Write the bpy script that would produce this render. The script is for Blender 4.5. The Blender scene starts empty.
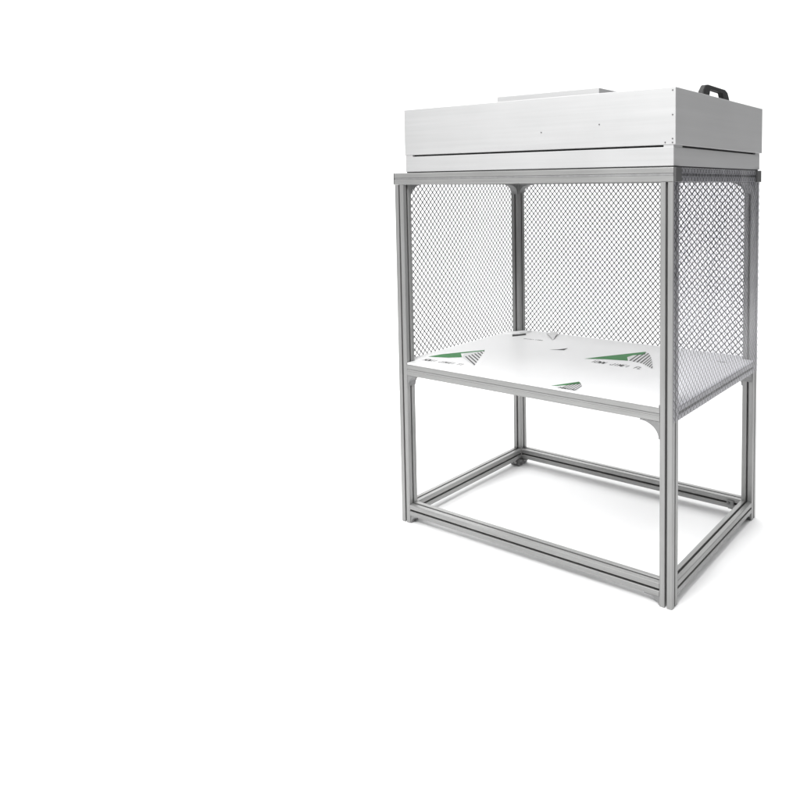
import bpy, bmesh, math, random
from mathutils import Matrix, Vector
random.seed(4)
S = bpy.context.scene
COL = S.collection

# ---------------------------------------------------------------- camera
cam_d = bpy.data.cameras.new("camera"); cam = bpy.data.objects.new("camera", cam_d); COL.objects.link(cam)
cam.matrix_world = Matrix(((0.83453, -0.03282, 0.54999, 2.30132),
                           (0.55092, 0.06273, -0.83220, -2.23809),
                           (-0.00719, 0.99749, 0.07043, 1.43777),
                           (0, 0, 0, 1)))
cam_d.sensor_width = 36; cam_d.lens = 744.856 / 800 * 36
cam_d.shift_x = -(558.308 - 400) / 800; cam_d.shift_y = (239.528 - 400) / 800
cam_d.clip_end = 200
S.camera = cam
# ---------------------------------------------------------------- world, lamps, exposure
w = bpy.data.worlds.new("World"); S.world = w; w.use_nodes = True
bg = w.node_tree.nodes['Background']; bg.inputs[0].default_value = (.97, .98, 1, 1); bg.inputs[1].default_value = 0.28
S.view_settings.view_transform = 'Standard'; S.view_settings.look = 'None'
S.view_settings.exposure = 0; S.view_settings.gamma = 1

def lamp(name, loc, target, sx, sy, power, col=(1, 1, 1)):
    d = bpy.data.lights.new(name, 'AREA'); d.shape = 'RECTANGLE'; d.size = sx; d.size_y = sy; d.energy = power; d.color = col
    o = bpy.data.objects.new(name, d); COL.objects.link(o); o.location = loc
    o.rotation_euler = (Vector(target) - Vector(loc)).to_track_quat('-Z', 'Y').to_euler()
lamp('overhead_softbox', (-1.4, 1.8, 6.5), (-1.4, 1.8, 0), 12, 12, 950)
lamp('key_softbox', (1.05, -2.35, 3.25), (.95, 0, 1.5), 1.3, 1.1, 132)
lamp('backdrop_lamp', (-5.04, .7, 7.5), (-7.8, 4.88, 3.5), 14, 1.5, 430)
S.cycles.max_bounces = 12; S.cycles.transparent_max_bounces = 24

# ---------------------------------------------------------------- helpers
def mat(name, base=(.5, .5, .5), metal=0., rough=.5, build=None):
    m = bpy.data.materials.new(name); m.use_nodes = True
    nt = m.node_tree; b = nt.nodes['Principled BSDF']
    b.inputs['Base Color'].default_value = (*base, 1); b.inputs['Metallic'].default_value = metal; b.inputs['Roughness'].default_value = rough
    if build: build(nt, b)
    return m
def brushed(scale, lo, hi, rlo, rhi, tint=(1, 1, 1), bump=0.):
    """fine streaks along one direction plus a faint cloudy variation"""
    def f(nt, b):
        N = nt.nodes; L = nt.links
        tc = N.new('ShaderNodeTexCoord'); mp = N.new('ShaderNodeMapping'); mp.inputs['Scale'].default_value = scale
        n1 = N.new('ShaderNodeTexNoise'); n1.inputs['Scale'].default_value = 1; n1.inputs['Detail'].default_value = 5
        n2 = N.new('ShaderNodeTexNoise'); n2.inputs['Scale'].default_value = 4; n2.inputs['Detail'].default_value = 3
        L.new(tc.outputs['Object'], mp.inputs[0]); L.new(mp.outputs[0], n1.inputs[0]); L.new(tc.outputs['Object'], n2.inputs[0])
        mx = N.new('ShaderNodeMath'); mx.operation = 'MULTIPLY_ADD'; mx.inputs[1].default_value = .6
        ad = N.new('ShaderNodeMath'); ad.operation = 'MULTIPLY'; ad.inputs[1].default_value = .4
        L.new(n2.outputs[0], ad.inputs[0]); L.new(n1.outputs[0], mx.inputs[0]); L.new(ad.outputs[0], mx.inputs[2])
        r = N.new('ShaderNodeValToRGB'); r.color_ramp.elements[0].position = .3; r.color_ramp.elements[1].position = .7
        r.color_ramp.elements[0].color = (*[lo * t for t in tint], 1); r.color_ramp.elements[1].color = (*[hi * t for t in tint], 1)
        L.new(mx.outputs[0], r.inputs[0]); L.new(r.outputs[0], b.inputs['Base Color'])
        q = N.new('ShaderNodeMapRange'); q.inputs['To Min'].default_value = rlo; q.inputs['To Max'].default_value = rhi
        L.new(mx.outputs[0], q.inputs[0]); L.new(q.outputs[0], b.inputs['Roughness'])
        if bump:
            bp = N.new('ShaderNodeBump'); bp.inputs['Strength'].default_value = bump; bp.inputs['Distance'].default_value = .002
            L.new(n1.outputs[0], bp.inputs['Height']); L.new(bp.outputs[0], b.inputs['Normal'])
    return f
M_alu_x = mat('anodised_aluminium_x', metal=.45, build=brushed((3, 160, 160), .27, .36, .32, .44, (1, 1, .985)))
M_alu_y = mat('anodised_aluminium_y', metal=.45, build=brushed((160, 3, 160), .27, .36, .32, .44, (1, 1, .985)))
M_alu_z = mat('anodised_aluminium_z', metal=.45, build=brushed((160, 160, 3), .27, .36, .32, .44, (1, 1, .985)))
M_cast = mat('cast_aluminium', metal=.4, build=brushed((60, 60, 60), .22, .30, .45, .6))
M_sheet = mat('galvanised_sheet', metal=.15, build=brushed((2, 2, 90), .395, .44, .38, .5, bump=.05))
M_dark = mat('black_plastic_and_gap_shade', (.025, .025, .027), 0, .45, brushed((40, 40, 40), .008, .016, .5, .65))  # plastic of the handle; also paints the shade in gaps and the cut-out
M_cap = mat('dark_end_cap', (.05, .05, .052), 0, .5, brushed((30, 30, 30), .045, .07, .4, .55))
M_steel = mat('dark_steel', (.12, .12, .12), .8, .35, brushed((50, 50, 50), .12, .2, .3, .45))
M_board = mat('filmed_board', (.8, .8, .8), 0, .4, brushed((3, 3, 3), .72, .76, .38, .46))
M_green = mat('green_print', (.05, .24, .09), 0, .4, brushed((25, 25, 25), .8, 1.1, .55, .65, (.03, .19, .05)))
M_ink = mat('dark_print', (.03, .03, .035), 0, .6, brushed((90, 90, 90), .02, .05, .55, .65))
M_film = mat('grey_film', (.45, .45, .44), 0, .3, brushed((25, 25, 25), .56, .64, .4, .5))
M_white = mat('white_paint', (.9, .9, .9), 0, .7, brushed((1.5, 1.5, 1.5), .88, .9, .65, .75))

def grid_material(name, haze, W, ink, tone, clear):
    m = bpy.data.materials.new(name); m.use_nodes = True
    nt = m.node_tree; N = nt.nodes; L = nt.links; N.clear()
    out = N.new('ShaderNodeOutputMaterial'); uv = N.new('ShaderNodeTexCoord'); sp = N.new('ShaderNodeSeparateXYZ')
    L.new(uv.outputs['UV'], sp.inputs[0])
    def mth(op, a, b):
        n = N.new('ShaderNodeMath'); n.operation = op
        for i, v in enumerate((a, b)):
            if isinstance(v, (int, float)): n.inputs[i].default_value = v
            elif v is not None: L.new(v, n.inputs[i])
        return n.outputs[0]
    P = .0258
    def line(c):
        f = mth('FRACT', mth('DIVIDE', c, P), None)
        return mth('GREATER_THAN', mth('ABSOLUTE', mth('SUBTRACT', f, .5), None), .5 - W / 2)
    g = mth('MAXIMUM', line(mth('ADD', sp.outputs[0], sp.outputs[1])), line(mth('SUBTRACT', sp.outputs[0], sp.outputs[1])))
    tr = N.new('ShaderNodeBsdfTransparent'); tr.inputs[0].default_value = (*clear, 1)
    df = N.new('ShaderNodeBsdfTranslucent'); df.inputs[0].default_value = (.84, .84, .93, 1)
    d2 = N.new('ShaderNodeBsdfDiffuse'); d2.inputs[0].default_value = (.84, .84, .92, 1)
    dm = N.new('ShaderNodeMixShader'); dm.inputs[0].default_value = .5; L.new(df.outputs[0], dm.inputs[1]); L.new(d2.outputs[0], dm.inputs[2])
    a = N.new('ShaderNodeMixShader'); a.inputs[0].default_value = haze; L.new(tr.outputs[0], a.inputs[1]); L.new(dm.outputs[0], a.inputs[2])
    gl = N.new('ShaderNodeBsdfGlossy'); gl.inputs['Roughness'].default_value = .12; gl.inputs[0].default_value = (1, 1, 1, 1)
    no = N.new('ShaderNodeTexNoise'); no.inputs['Scale'].default_value = 9; no.inputs['Detail'].default_value = 3; L.new(uv.outputs['UV'], no.inputs[0])
    bu = N.new('ShaderNodeBump'); bu.inputs['Strength'].default_value = .6; bu.inputs['Distance'].default_value = .02; L.new(no.outputs[0], bu.inputs['Height']); L.new(bu.outputs[0], gl.inputs['Normal'])
    lw = N.new('ShaderNodeLayerWeight'); lw.inputs[0].default_value = .5
    refl = mth('MULTIPLY_ADD', mth('POWER', lw.outputs['Facing'], 4), .35); refl.node.inputs[2].default_value = .05
    k = N.new('ShaderNodeBsdfDiffuse'); k.inputs[0].default_value = (tone, tone, tone * 1.05, 1)
    c = N.new('ShaderNodeMixShader'); L.new(mth('MULTIPLY', g, ink), c.inputs[0]); L.new(a.outputs[0], c.inputs[1]); L.new(k.outputs[0], c.inputs[2])
    z = N.new('ShaderNodeMixShader'); L.new(refl, z.inputs[0]); L.new(c.outputs[0], z.inputs[1]); L.new(gl.outputs[0], z.inputs[2])
    L.new(z.outputs[0], out.inputs[0])
    return m
M_grid = grid_material('clear_grid_vinyl', .05, .22, 1., .02, (.93, .93, .93))
M_grid_hazy = grid_material('hazy_grid_vinyl', .035, .15, .85, .03, (.95, .945, .985))

def finish(name, bm, m, parent=None, smooth=False):
    bmesh.ops.recalc_face_normals(bm, faces=bm.faces[:])
    me = bpy.data.meshes.new(name); bm.to_mesh(me); bm.free(); me.materials.append(m)
    if smooth:
        for p in me.polygons: p.use_smooth = True
    o = bpy.data.objects.new(name, me); COL.objects.link(o)
    if parent: o.parent = parent
    return o
def place(bm, origin=(0, 0, 0)):
    bmesh.ops.translate(bm, verts=bm.verts[:], vec=origin); return bm
def box(x0, x1, y0, y1, z0, z1, bev=0., bm=None, seg=2):
    b = bmesh.new()
    vs = [b.verts.new((x, y, z)) for x in (x0, x1) for y in (y0, y1) for z in (z0, z1)]
    for f in ((0, 1, 3, 2), (4, 6, 7, 5), (0, 4, 5, 1), (2, 3, 7, 6), (0, 2, 6, 4), (1, 5, 7, 3)): b.faces.new([vs[i] for i in f])
    if bev: bmesh.ops.bevel(b, geom=b.edges[:], offset=bev, segments=seg, affect='EDGES', profile=.5)
    if bm is None: return b
    me = bpy.data.meshes.new('t'); b.to_mesh(me); bm.from_mesh(me); bpy.data.meshes.remove(me); b.free(); return bm
def prism(pts, to3, d0, d1):
    """polygon extruded between two depths; to3(a, b, d) -> point"""
    b = bmesh.new(); n = len(pts)
    A = [b.verts.new(to3(p[0], p[1], d0)) for p in pts]; B = [b.verts.new(to3(p[0], p[1], d1)) for p in pts]
    b.faces.new(A); b.faces.new(B[::-1])
    for i in range(n): b.faces.new((A[i], A[(i + 1) % n], B[(i + 1) % n], B[i]))
    return b
def cyl(c, ax, r, h, n=16, bm=None):
    b = bm or bmesh.new()
    q = {'x': Matrix.Rotation(math.pi / 2, 4, 'Y'), 'y': Matrix.Rotation(math.pi / 2, 4, 'X'), 'z': Matrix()}[ax]
    bmesh.ops.create_cone(b, cap_ends=True, segments=n, radius1=r, radius2=r * .85, depth=h, matrix=Matrix.Translation(c) @ q)
    return b
def tag(o, label=None, cat=None, group=None, kind=None):
    for k, v in (('label', label), ('category', cat), ('group', group), ('kind', kind)):
        if v: o[k] = v
    return o
def empty(name, loc=(0, 0, 0)):
    e = bpy.data.objects.new(name, None); COL.objects.link(e); e.location = loc; e.empty_display_size = .1; return e

# ---------------------------------------------------------------- the setting: studio floor and white sweep
VD = Vector((-.551, .8345, 0)); VR = Vector((.8345, .551, 0)); C0 = Vector((2.30, -2.24, 0))
b = bmesh.new()
fl = [C0 + VD * d + VR * r for d, r in ((-6, -14), (-6, 12), (9, 12), (9, -14))]
b.faces.new([b.verts.new(v) for v in fl])
tag(finish('floor', b, M_white), kind='structure')
b = bmesh.new(); prev = None; prof = [(9, 0)]
for i in range(1, 17):
    t = i / 16 * math.pi / 2; prof.append((9 + 2.5 * math.sin(t), 2.5 - 2.5 * math.cos(t)))
prof.append((11.5, 9))
for d, z in prof:
    cur = [b.verts.new(C0 + VD * d + VR * r + Vector((0, 0, z))) for r in (-14, 12)]
    if prev: b.faces.new((prev[0], prev[1], cur[1], cur[0]))
    prev = cur
tag(finish('backdrop', b, M_white, smooth=True), kind='structure')

# ---------------------------------------------------------------- dimensions
W, D, s, H = 1.2735, .8567, .048, 1.5
ZT, ZB = .6925, .0330                # table beam top, bottom beam underside
h = s / 2

bench = empty('workbench', (0, 0, 0))
tag(bench, 'tall open aluminium workbench frame of slotted profiles with a white film-covered table top', 'workbench')

def profile():
    """slotted square section, T-slots on all four sides, rounded corners"""
    o, lip, cav, dep = .0042, .0045, .0100, .0185
    q = []; r = .003
    side = [(o, h - .0012), (o, h - lip), (cav, h - lip), (cav, h - lip - .003), (.0040, h - dep), (-.0040, h - dep), (-cav, h - lip - .003), (-cav, h - lip), (-o, h - lip), (-o, h - .0012)]
    side = [(o + .0012, h)] + side + [(-o - .0012, h)]
    corner = [(-h + r - r * math.sin(a), h - r + r * math.cos(a)) for a in (0, math.pi / 6, math.pi / 3, math.pi / 2)]
    one = side + corner
    for k in range(4):
        c, sn = math.cos(k * math.pi / 2), math.sin(k * math.pi / 2)
        q += [(x * c - y * sn, x * sn + y * c) for x, y in one]
    return q
PR = profile()
def bar(name, axis, cx, cy, a0, a1):
    m = {'x': M_alu_x, 'y': M_alu_y, 'z': M_alu_z}[axis]
    to3 = {'x': lambda a, b_, d: (d, cx + a, cy + b_), 'y': lambda a, b_, d: (cx + a, d, cy + b_), 'z': lambda a, b_, d: (cx + a, cy + b_, d)}[axis]
    return finish(name, prism(PR, to3, a0, a1), m, bench)
xs, ys = (h, W - h), (h, D - h)
g = .0006
for x in xs:
    for y in ys: bar('post', 'z', x, y, 0, H - s - g)
for y in ys:
    bt = bar('top_rail', 'x', y, H - h, 0, W)
    cap = box(W + .0003, W + .009, y - h + .0005, y + h - .0005, H - s, H - .0005, .0012)
    finish('end_cap', cap, M_cap, bt)
    cap = box(-.006, -.0003, y - h + .0005, y + h - .0005, H - s, H - .0005, .0012)
    finish('end_cap', cap, M_cap, bt)
    bar('table_rail', 'x', y + (.0008 if y < .1 else -.0008), ZT - h, s + g, W - s - g)
    bar('bottom_rail', 'x', y + (.0008 if y < .1 else -.0008), ZB + h, s + g, W - s - g)
# flush cover strips in the front slots of the two upper rails
finish('slot_cover', box(s + .001, W - s - .001, .0012, .0035, ZT - h - .0034, ZT - h + .0034), M_alu_x, bench)
finish('slot_cover', box(.001, W - .001, .0016, .0035, H - h - .0034, H - h + .0034), M_cast, bench)
for x in xs:
    e = .0008 if x < .1 else -.0008
    bar('top_rail', 'y', x + e, H - h, s + g, D - s - g)
    bar('table_rail', 'y', x + e, ZT - h, s + g, D - s - g)
    bar('bottom_rail', 'y', x + e, ZB + h, s + g, D - s - g)

def gusset(corner, a, b_, la, lb, m=M_cast, name='corner_bracket', th=.0195):
    """cast bracket with a concave edge; a, b_ are unit directions along the two bars"""
    A, B = Vector(a), Vector(b_); T = A.cross(B); c = Vector(corner)
    pts = [(.0004, .0004), (la, .0004), (la, .004)]
    for i in range(1, 10):
        t = i / 10 * math.pi / 2
        pts.append((la - (la - .004) * math.sin(t), .004 + (lb - .004) * (1 - math.cos(t))))
    pts += [(.004, lb), (.0004, lb)]
    o = finish(name, prism(pts, lambda u, v, d: c + A * u + B * v + T * d, -th, th), m, bench)
    return o
X, Y, Z = (1, 0, 0), (0, 1, 0), (0, 0, 1); nX, nY, nZ = (-1, 0, 0), (0, -1, 0), (0, 0, -1)
for y in ys:
    for cx, d, la, lb in ((s, X, .046, .046), (W - s, nX, .075, .060)):
        gusset((cx, y, ZT - s), d, nZ, la, lb, th=.022)
        gusset((cx, y, ZB), d, nZ, la * .8, ZB - .002, th=.020)
for cx, d in ((s, X), (W - s, nX)): gusset((cx, D - h, H - s), d, nZ, .058, .046)
for x in xs:
    for cy, d in ((s, Y), (D - s, nY)):
        if x > .1 and cy < .1: continue
        gusset((x, cy, H - s), d, nZ, .075 if x > .1 else .055, .05)
gusset((W - h, D - s, ZT - s), nY, nZ, .06, .04)
gusset((W - h, D - s, ZB), nY, nZ, .035, ZB - .002, M_steel)
# dark levelling bracket with bolts low on the rear left post
ft = finish('levelling_foot', box(.001, s + .012, D - s - .034, D - s - .0008, .0005, .036, .006), M_steel, bench)
for dx in (.014, .038):
    bb = cyl((dx, D - s - .037, .020), 'y', .0085, .008, 6)
    cyl((dx, D - s - .030, .042), 'z', .006, .014, 6, bb)
    finish('bolt', bb, M_alu_z, ft)
br = finish('rail_clip', box(W - s - .062, W - s - .03, D - s - .0085, D - s - .0015, ZB + .014, ZB + .036, .002), M_cast, bench)
finish('screw', cyl((W - s - .052, D - s - .011, ZB + .026), 'y', .005, .005, 12), M_steel, br)

# ------------------------------------------------ table top: white board, film with printed marks
t0, t1 = ZT + .0006, ZT + .0085
c_ = s + .003; cb = s + .022
out = [(c_, .001), (W - c_, .001), (W - c_, c_), (W - .001, c_), (W - .001, D - c_), (W - c_, D - c_), (W - c_, D - .001),
       (cb, D - .001), (cb - .004, D - cb + .004), (.034, D - cb), (.001, D - cb + .002), (.001, c_), (c_, c_)]
top = finish('tabletop', prism(out, lambda u, v, d: (u, v, d), t0, t1), M_board, bench)
# curled edge of the film and a flat black patch painting the shade in the cut-out at the rear left post
lip = [(0.0341, 0.6921), (0.0715, 0.709), (0.0998, 0.7381), (0.1148, 0.7773), (0.1139, 0.8132)]
b = bmesh.new(); row = []
for i, (px, py) in enumerate(lip):
    k = math.sin(math.pi * (i + .4) / 4.8)
    row.append([b.verts.new((px, py, t1 + .0006)), b.verts.new((px - .004, py + .005, t1 + .004 + .008 * k)), b.verts.new((px - .010, py + .012, t1 + .005 + .010 * k))])
for i in range(len(lip) - 1):
    for k in range(2): b.faces.new((row[i][k], row[i + 1][k], row[i + 1][k + 1], row[i][k + 1]))
finish('film_edge', b, M_board, top)
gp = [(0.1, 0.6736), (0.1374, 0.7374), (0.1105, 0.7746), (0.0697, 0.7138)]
finish('cutout_shade_patch', prism(gp, lambda u, v, d: (u, v, d), t1 + .0003, t1 + .0012), M_dark, top)
zp = t1 + .0006
def flat(name, pts, m, parent=top, z=zp):
    b = bmesh.new(); b.faces.new([b.verts.new((x, y, z)) for x, y in pts]); return finish(name, b, m, parent)
def along(pl, t):
    pl = [Vector(p) for p in pl]; ls = [(pl[i + 1] - pl[i]).length for i in range(len(pl) - 1)]; d = t * sum(ls)
    for i, l in enumerate(ls):
        if d <= l or i == len(ls) - 1: return pl[i].lerp(pl[i + 1], min(1, d / l))
        d -= l
def hatch(name, edge_a, edge_b, n, wd=.38, z=zp + .0004, parent=top):
    """dark stripes joining two edges of the printed patch"""
    b = bmesh.new()
    for i in range(n):
        a, c = (i + .3) / n, (i + .3 + wd) / n
        vs = [along(edge_a, a), along(edge_a, c), along(edge_b, c), along(edge_b, a)]
        b.faces.new([b.verts.new((v.x, v.y, z)) for v in vs])
    return finish(name, b, M_ink, parent)
def scribble(name, p0, p1, hgt, words, z=zp):
    """a line of small print, drawn as strokes, running from p0 to p1"""
    p0, p1 = Vector(p0), Vector(p1); L_ = (p1 - p0).length; u = (p1 - p0) / L_; v = Vector((-u.y, u.x))
    b = bmesh.new(); tot = sum(len(x) for x in words) + (len(words) - 1) * 1.5; cw = L_ / tot; pos = 0
    def st(a, c, th):
        a, c = Vector(a), Vector(c); d = (c - a).normalized(); n = Vector((-d.y, d.x)) * th / 2
        q = [p0 + u * k.x + v * k.y for k in (a - n, c - n, c + n, a + n)]
        b.faces.new([b.verts.new((k.x, k.y, z)) for k in q])
    G = {'F': ((0, 0, 0, 1), (0, 1, 1, 1), (0, .5, .8, .5)), 'L': ((0, 0, 0, 1), (0, 0, 1, 0)), 'M': ((0, 0, 0, 1), (0, 1, .5, .3), (.5, .3, 1, 1), (1, 1, 1, 0)),
         'A': ((0, 0, .5, 1), (.5, 1, 1, 0), (.2, .4, .8, .4)), 'N': ((0, 0, 0, 1), (0, 1, 1, 0), (1, 0, 1, 1)), 'I': ((.5, 0, .5, 1),),
         'O': ((0, 0, 0, 1), (0, 1, 1, 1), (1, 1, 1, 0), (1, 0, 0, 0)), 'W': ((0, 1, .25, 0), (.25, 0, .5, .7), (.5, .7, .75, 0), (.75, 0, 1, 1)),
         'E': ((0, 0, 0, 1), (0, 1, 1, 1), (0, .5, .8, .5), (0, 0, 1, 0)), 'P': ((0, 0, 0, 1), (0, 1, 1, 1), (1, 1, 1, .5), (1, .5, 0, .5)),
         'J': ((.8, 1, .8, 0), (.8, 0, 0, 0), (0, 0, 0, .3))}
    for wd_ in words:
        for ch in wd_:
            for x0, y0, x1, y1 in G[ch]: st((pos * cw + x0 * cw * .72, y0 * hgt), (pos * cw + x1 * cw * .72, y1 * hgt), cw * .2)
            pos += 1
        pos += 1.5
        finish(name, b, M_ink, top); b = bmesh.new()
    b.free()
# right hand mark
flat('printed_logo', [(.652, .452), (.7015, .5365), (.7664, .6358), (.8158, .713), (.838, .66), (.80, .62), (.795, .575), (.8289, .5187), (.7288, .4892)], M_green)
flat('printed_patch', [(.795, .575), (.80, .62), (.838, .66), (.8158, .713), (.8575, .6689), (.93, .55), (.9803, .449), (.8956, .5177), (.8318, .531)], M_film)
hatch('printed_hatching', [(0.8089, 0.6302), (0.8295, 0.7055), (0.8817, 0.6299), (0.9709, 0.4645)], [(0.8263, 0.5236), (0.9013, 0.5066), (0.9795, 0.4443)], 9)
scribble('printed_text', (.705, .415), (.945, .411), .034, ['IOWW', 'JIMEI', 'FL'])
# left hand mark
flat('printed_logo', [(.0513, .128), (.0701, .1955), (.1071, .2534), (.1792, .3625), (.187, .345), (.132, .25), (.1845, .1976), (.1388, .1583)], M_green)
flat('printed_patch', [(.1845, .1976), (.150, .255), (.187, .340), (.329, .1056)], M_film)
hatch('printed_hatching', [(0.188, 0.2069), (0.1867, 0.3532)], [(0.3336, 0.1002), (0.1867, 0.3532)], 7)
scribble('printed_text', (.078, .066), (.284, .080), .027, ['NOWII', 'JIMIEI', 'FI'])
# mark cut off at the front edge
flat('printed_logo', [(.775, .0155), (.8323, .1198), (.855, .098), (.83, .064), (.80, .0305)], M_green)
flat('printed_patch', [(.80, .0305), (.855, .098), (.8717, .0774), (.892, .006), (.798, .006)], M_film)
hatch('printed_hatching', [(0.8182, 0.0647), (0.8389, 0.1164), (0.8787, 0.0662)], [(0.821, 0.006), (0.8637, 0.0072), (0.8886, 0.0086)], 6)
scribble('printed_text', (.815, .004), (.885, .004), .016, ['MNIM'])
# small marks at the rear
flat('printed_logo', [(.425, .520), (.455, .545), (.4796, .592), (.4872, .5469)], M_ink)
scribble('printed_text', (.185, .652), (.285, .668), .014, ['PINIIMN'])
flat('printed_logo', [(1.1443, .7134), (1.165, .700), (1.185, .700), (1.1967, .7141), (1.18, .708), (1.16, .708)], M_ink)
# lifted flap of the film
b = bmesh.new()
q = [b.verts.new(v) for v in ((.199, .830, t1 + .004), (.325, .700, t1 + .003), (.262, .846, t1 + .014), (.23, .79, t1 + .010))]
b.faces.new((q[0], q[3], q[2])); b.faces.new((q[0], q[1], q[3])); b.faces.new((q[1], q[2], q[3]))
finish('film_flap', b, M_film, top)

# ---------------------------------------------------------------- fan filter unit resting on the frame
hx0, hx1, hy0, hy1 = .0614, W + .006, .002, D + .0135
zm, zt_ = 1.5725, 1.7584
ffu = empty('fan_filter_unit', ((hx0 + hx1) / 2, D / 2, H))
tag(ffu, 'long grey sheet metal fan filter box resting on top of the aluminium frame', 'filter unit')
def fin(name, bm, m, parent=ffu, smooth=False):
    o = finish(name, bm, m, None, smooth); o.parent = parent
    if parent is ffu: o.matrix_parent_inverse = Matrix.Translation(-Vector(ffu.location))
    return o
casing = fin('casing', box(hx0, hx1, hy0, hy1, zm, zt_, .0022, seg=3), M_sheet)
plen = box(hx0 + .003, hx1 - .007, hy0 + .001, hy1 - .010, H + .004, zm - .0065, .0018, seg=3)
for x0, x1 in ((hx0 + .003, .1045), (1.2358, hx1 - .008)):
    for y0, y1 in ((hy0 + .0015, .074), (.8105, hy1 - .011)):
        box(x0 + .0005, x1, y0, y1, zm - .0068, zm - .0005, 0, plen)
fin('lower_tray', plen, M_sheet)
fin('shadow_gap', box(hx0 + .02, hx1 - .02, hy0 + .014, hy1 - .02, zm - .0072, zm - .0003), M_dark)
fin('gap_shade_band', box(hx0 + .006, hx1 - .012, hy0 + .004, hy1 - .016, H + .0004, H + .0042), M_dark)  # black band painting the shadow line between tray and frame
fin('motor_cover', box(.433, .906, .15, .68, zt_ + .0005, 1.8000, .002), M_sheet)
for x, z in ((.7503, 1.6352), (.9937, 1.6514), (1.2689, 1.7478), (1.2689, 1.6693), (1.2689, 1.592), (1.2689, 1.5795), (1.2429, 1.5805)):
    fin('rivet', cyl((x, hy0 - .0006, z), 'y', .0026, .002, 12), M_steel)
# black grab handle on the top, near the right edge
hp = [(.283, zt_), (.288, zt_ + .018), (.312, zt_ + .040), (.335, zt_ + .044), (.505, zt_ + .042), (.527, zt_ + .034), (.546, zt_ + .010), (.549, zt_),
      (.490, zt_), (.486, zt_ + .014), (.476, zt_ + .029), (.355, zt_ + .031), (.348, zt_ + .022), (.346, zt_)]
bm_h = prism(hp, lambda u, v, d: (d, u, v + .0005), 1.236, 1.256)
bmesh.ops.bevel(bm_h, geom=bm_h.edges[:], offset=.002, segments=2, affect='EDGES')
fin('handle', bm_h, M_dark)

# ---------------------------------------------------------------- grid curtains hung on three sides
def curtain(name, p0, du, length, nrm, z0, z1, amp, seed, label, m=M_grid):
    rnd = random.Random(seed); ph = [rnd.uniform(0, 6.28) for _ in range(6)]
    b = bmesh.new(); uvl = b.loops.layers.uv.new('UVMap'); nu, nv = 60, 60; P0 = Vector(p0); U = Vector(du); Nn = Vector(nrm); vs = []
    for j in range(nv + 1):
        r = []
        for i in range(nu + 1):
            u, v = i / nu, j / nv
            env = min(1, (1 - v) * 4) * min(1, u * 6, (1 - u) * 6) * min(1, v * 3 + .25)
            f = amp * env * (.5 + .30 * math.sin(u * 7 + v * 2 + ph[0]) + .2 * math.sin(u * 15 - v * 5 + ph[1]) + .25 * math.sin(v * 7 + u * 3 + ph[2]) + .1 * math.sin(v * 19 + u * 6 + ph[3]))
            r.append(b.verts.new(P0 + U * (u * length) + Vector((0, 0, z0 + v * (z1 - z0))) + Nn * f))
        vs.append(r)
    for j in range(nv):
        for i in range(nu):
            f = b.faces.new((vs[j][i], vs[j][i + 1], vs[j + 1][i + 1], vs[j + 1][i]))
            for lp, (ii, jj) in zip(f.loops, ((i, j), (i + 1, j), (i + 1, j + 1), (i, j + 1))):
                lp[uvl].uv = (ii / nu * length + .0031, (jj / nv * (z1 - z0) + .0047) * .9)
    o = finish(name, b, m, smooth=True)
    tag(o, label, 'curtain', 'grid curtains hung on the workbench')
    return o
zc0, zc1 = ZT - s + .004, H - .001
curtain('curtain', (W + .003, .001, 0), Y, D - .004, X, zc0, zc1, .009, 3, 'hazy clear vinyl curtain with black diamond grid on the right side, nearest the handle', M_grid_hazy)
curtain('curtain', (-.003, .030, 0), Y, D - .034, nX, zc0, zc1, .006, 8, 'clear vinyl curtain with black diamond grid on the left side of the frame')
curtain('curtain', (.004, D + .003, 0), X, W - .008, Y, zc0, zc1, .007, 12, 'widest clear vinyl curtain with black diamond grid across the back of the frame')
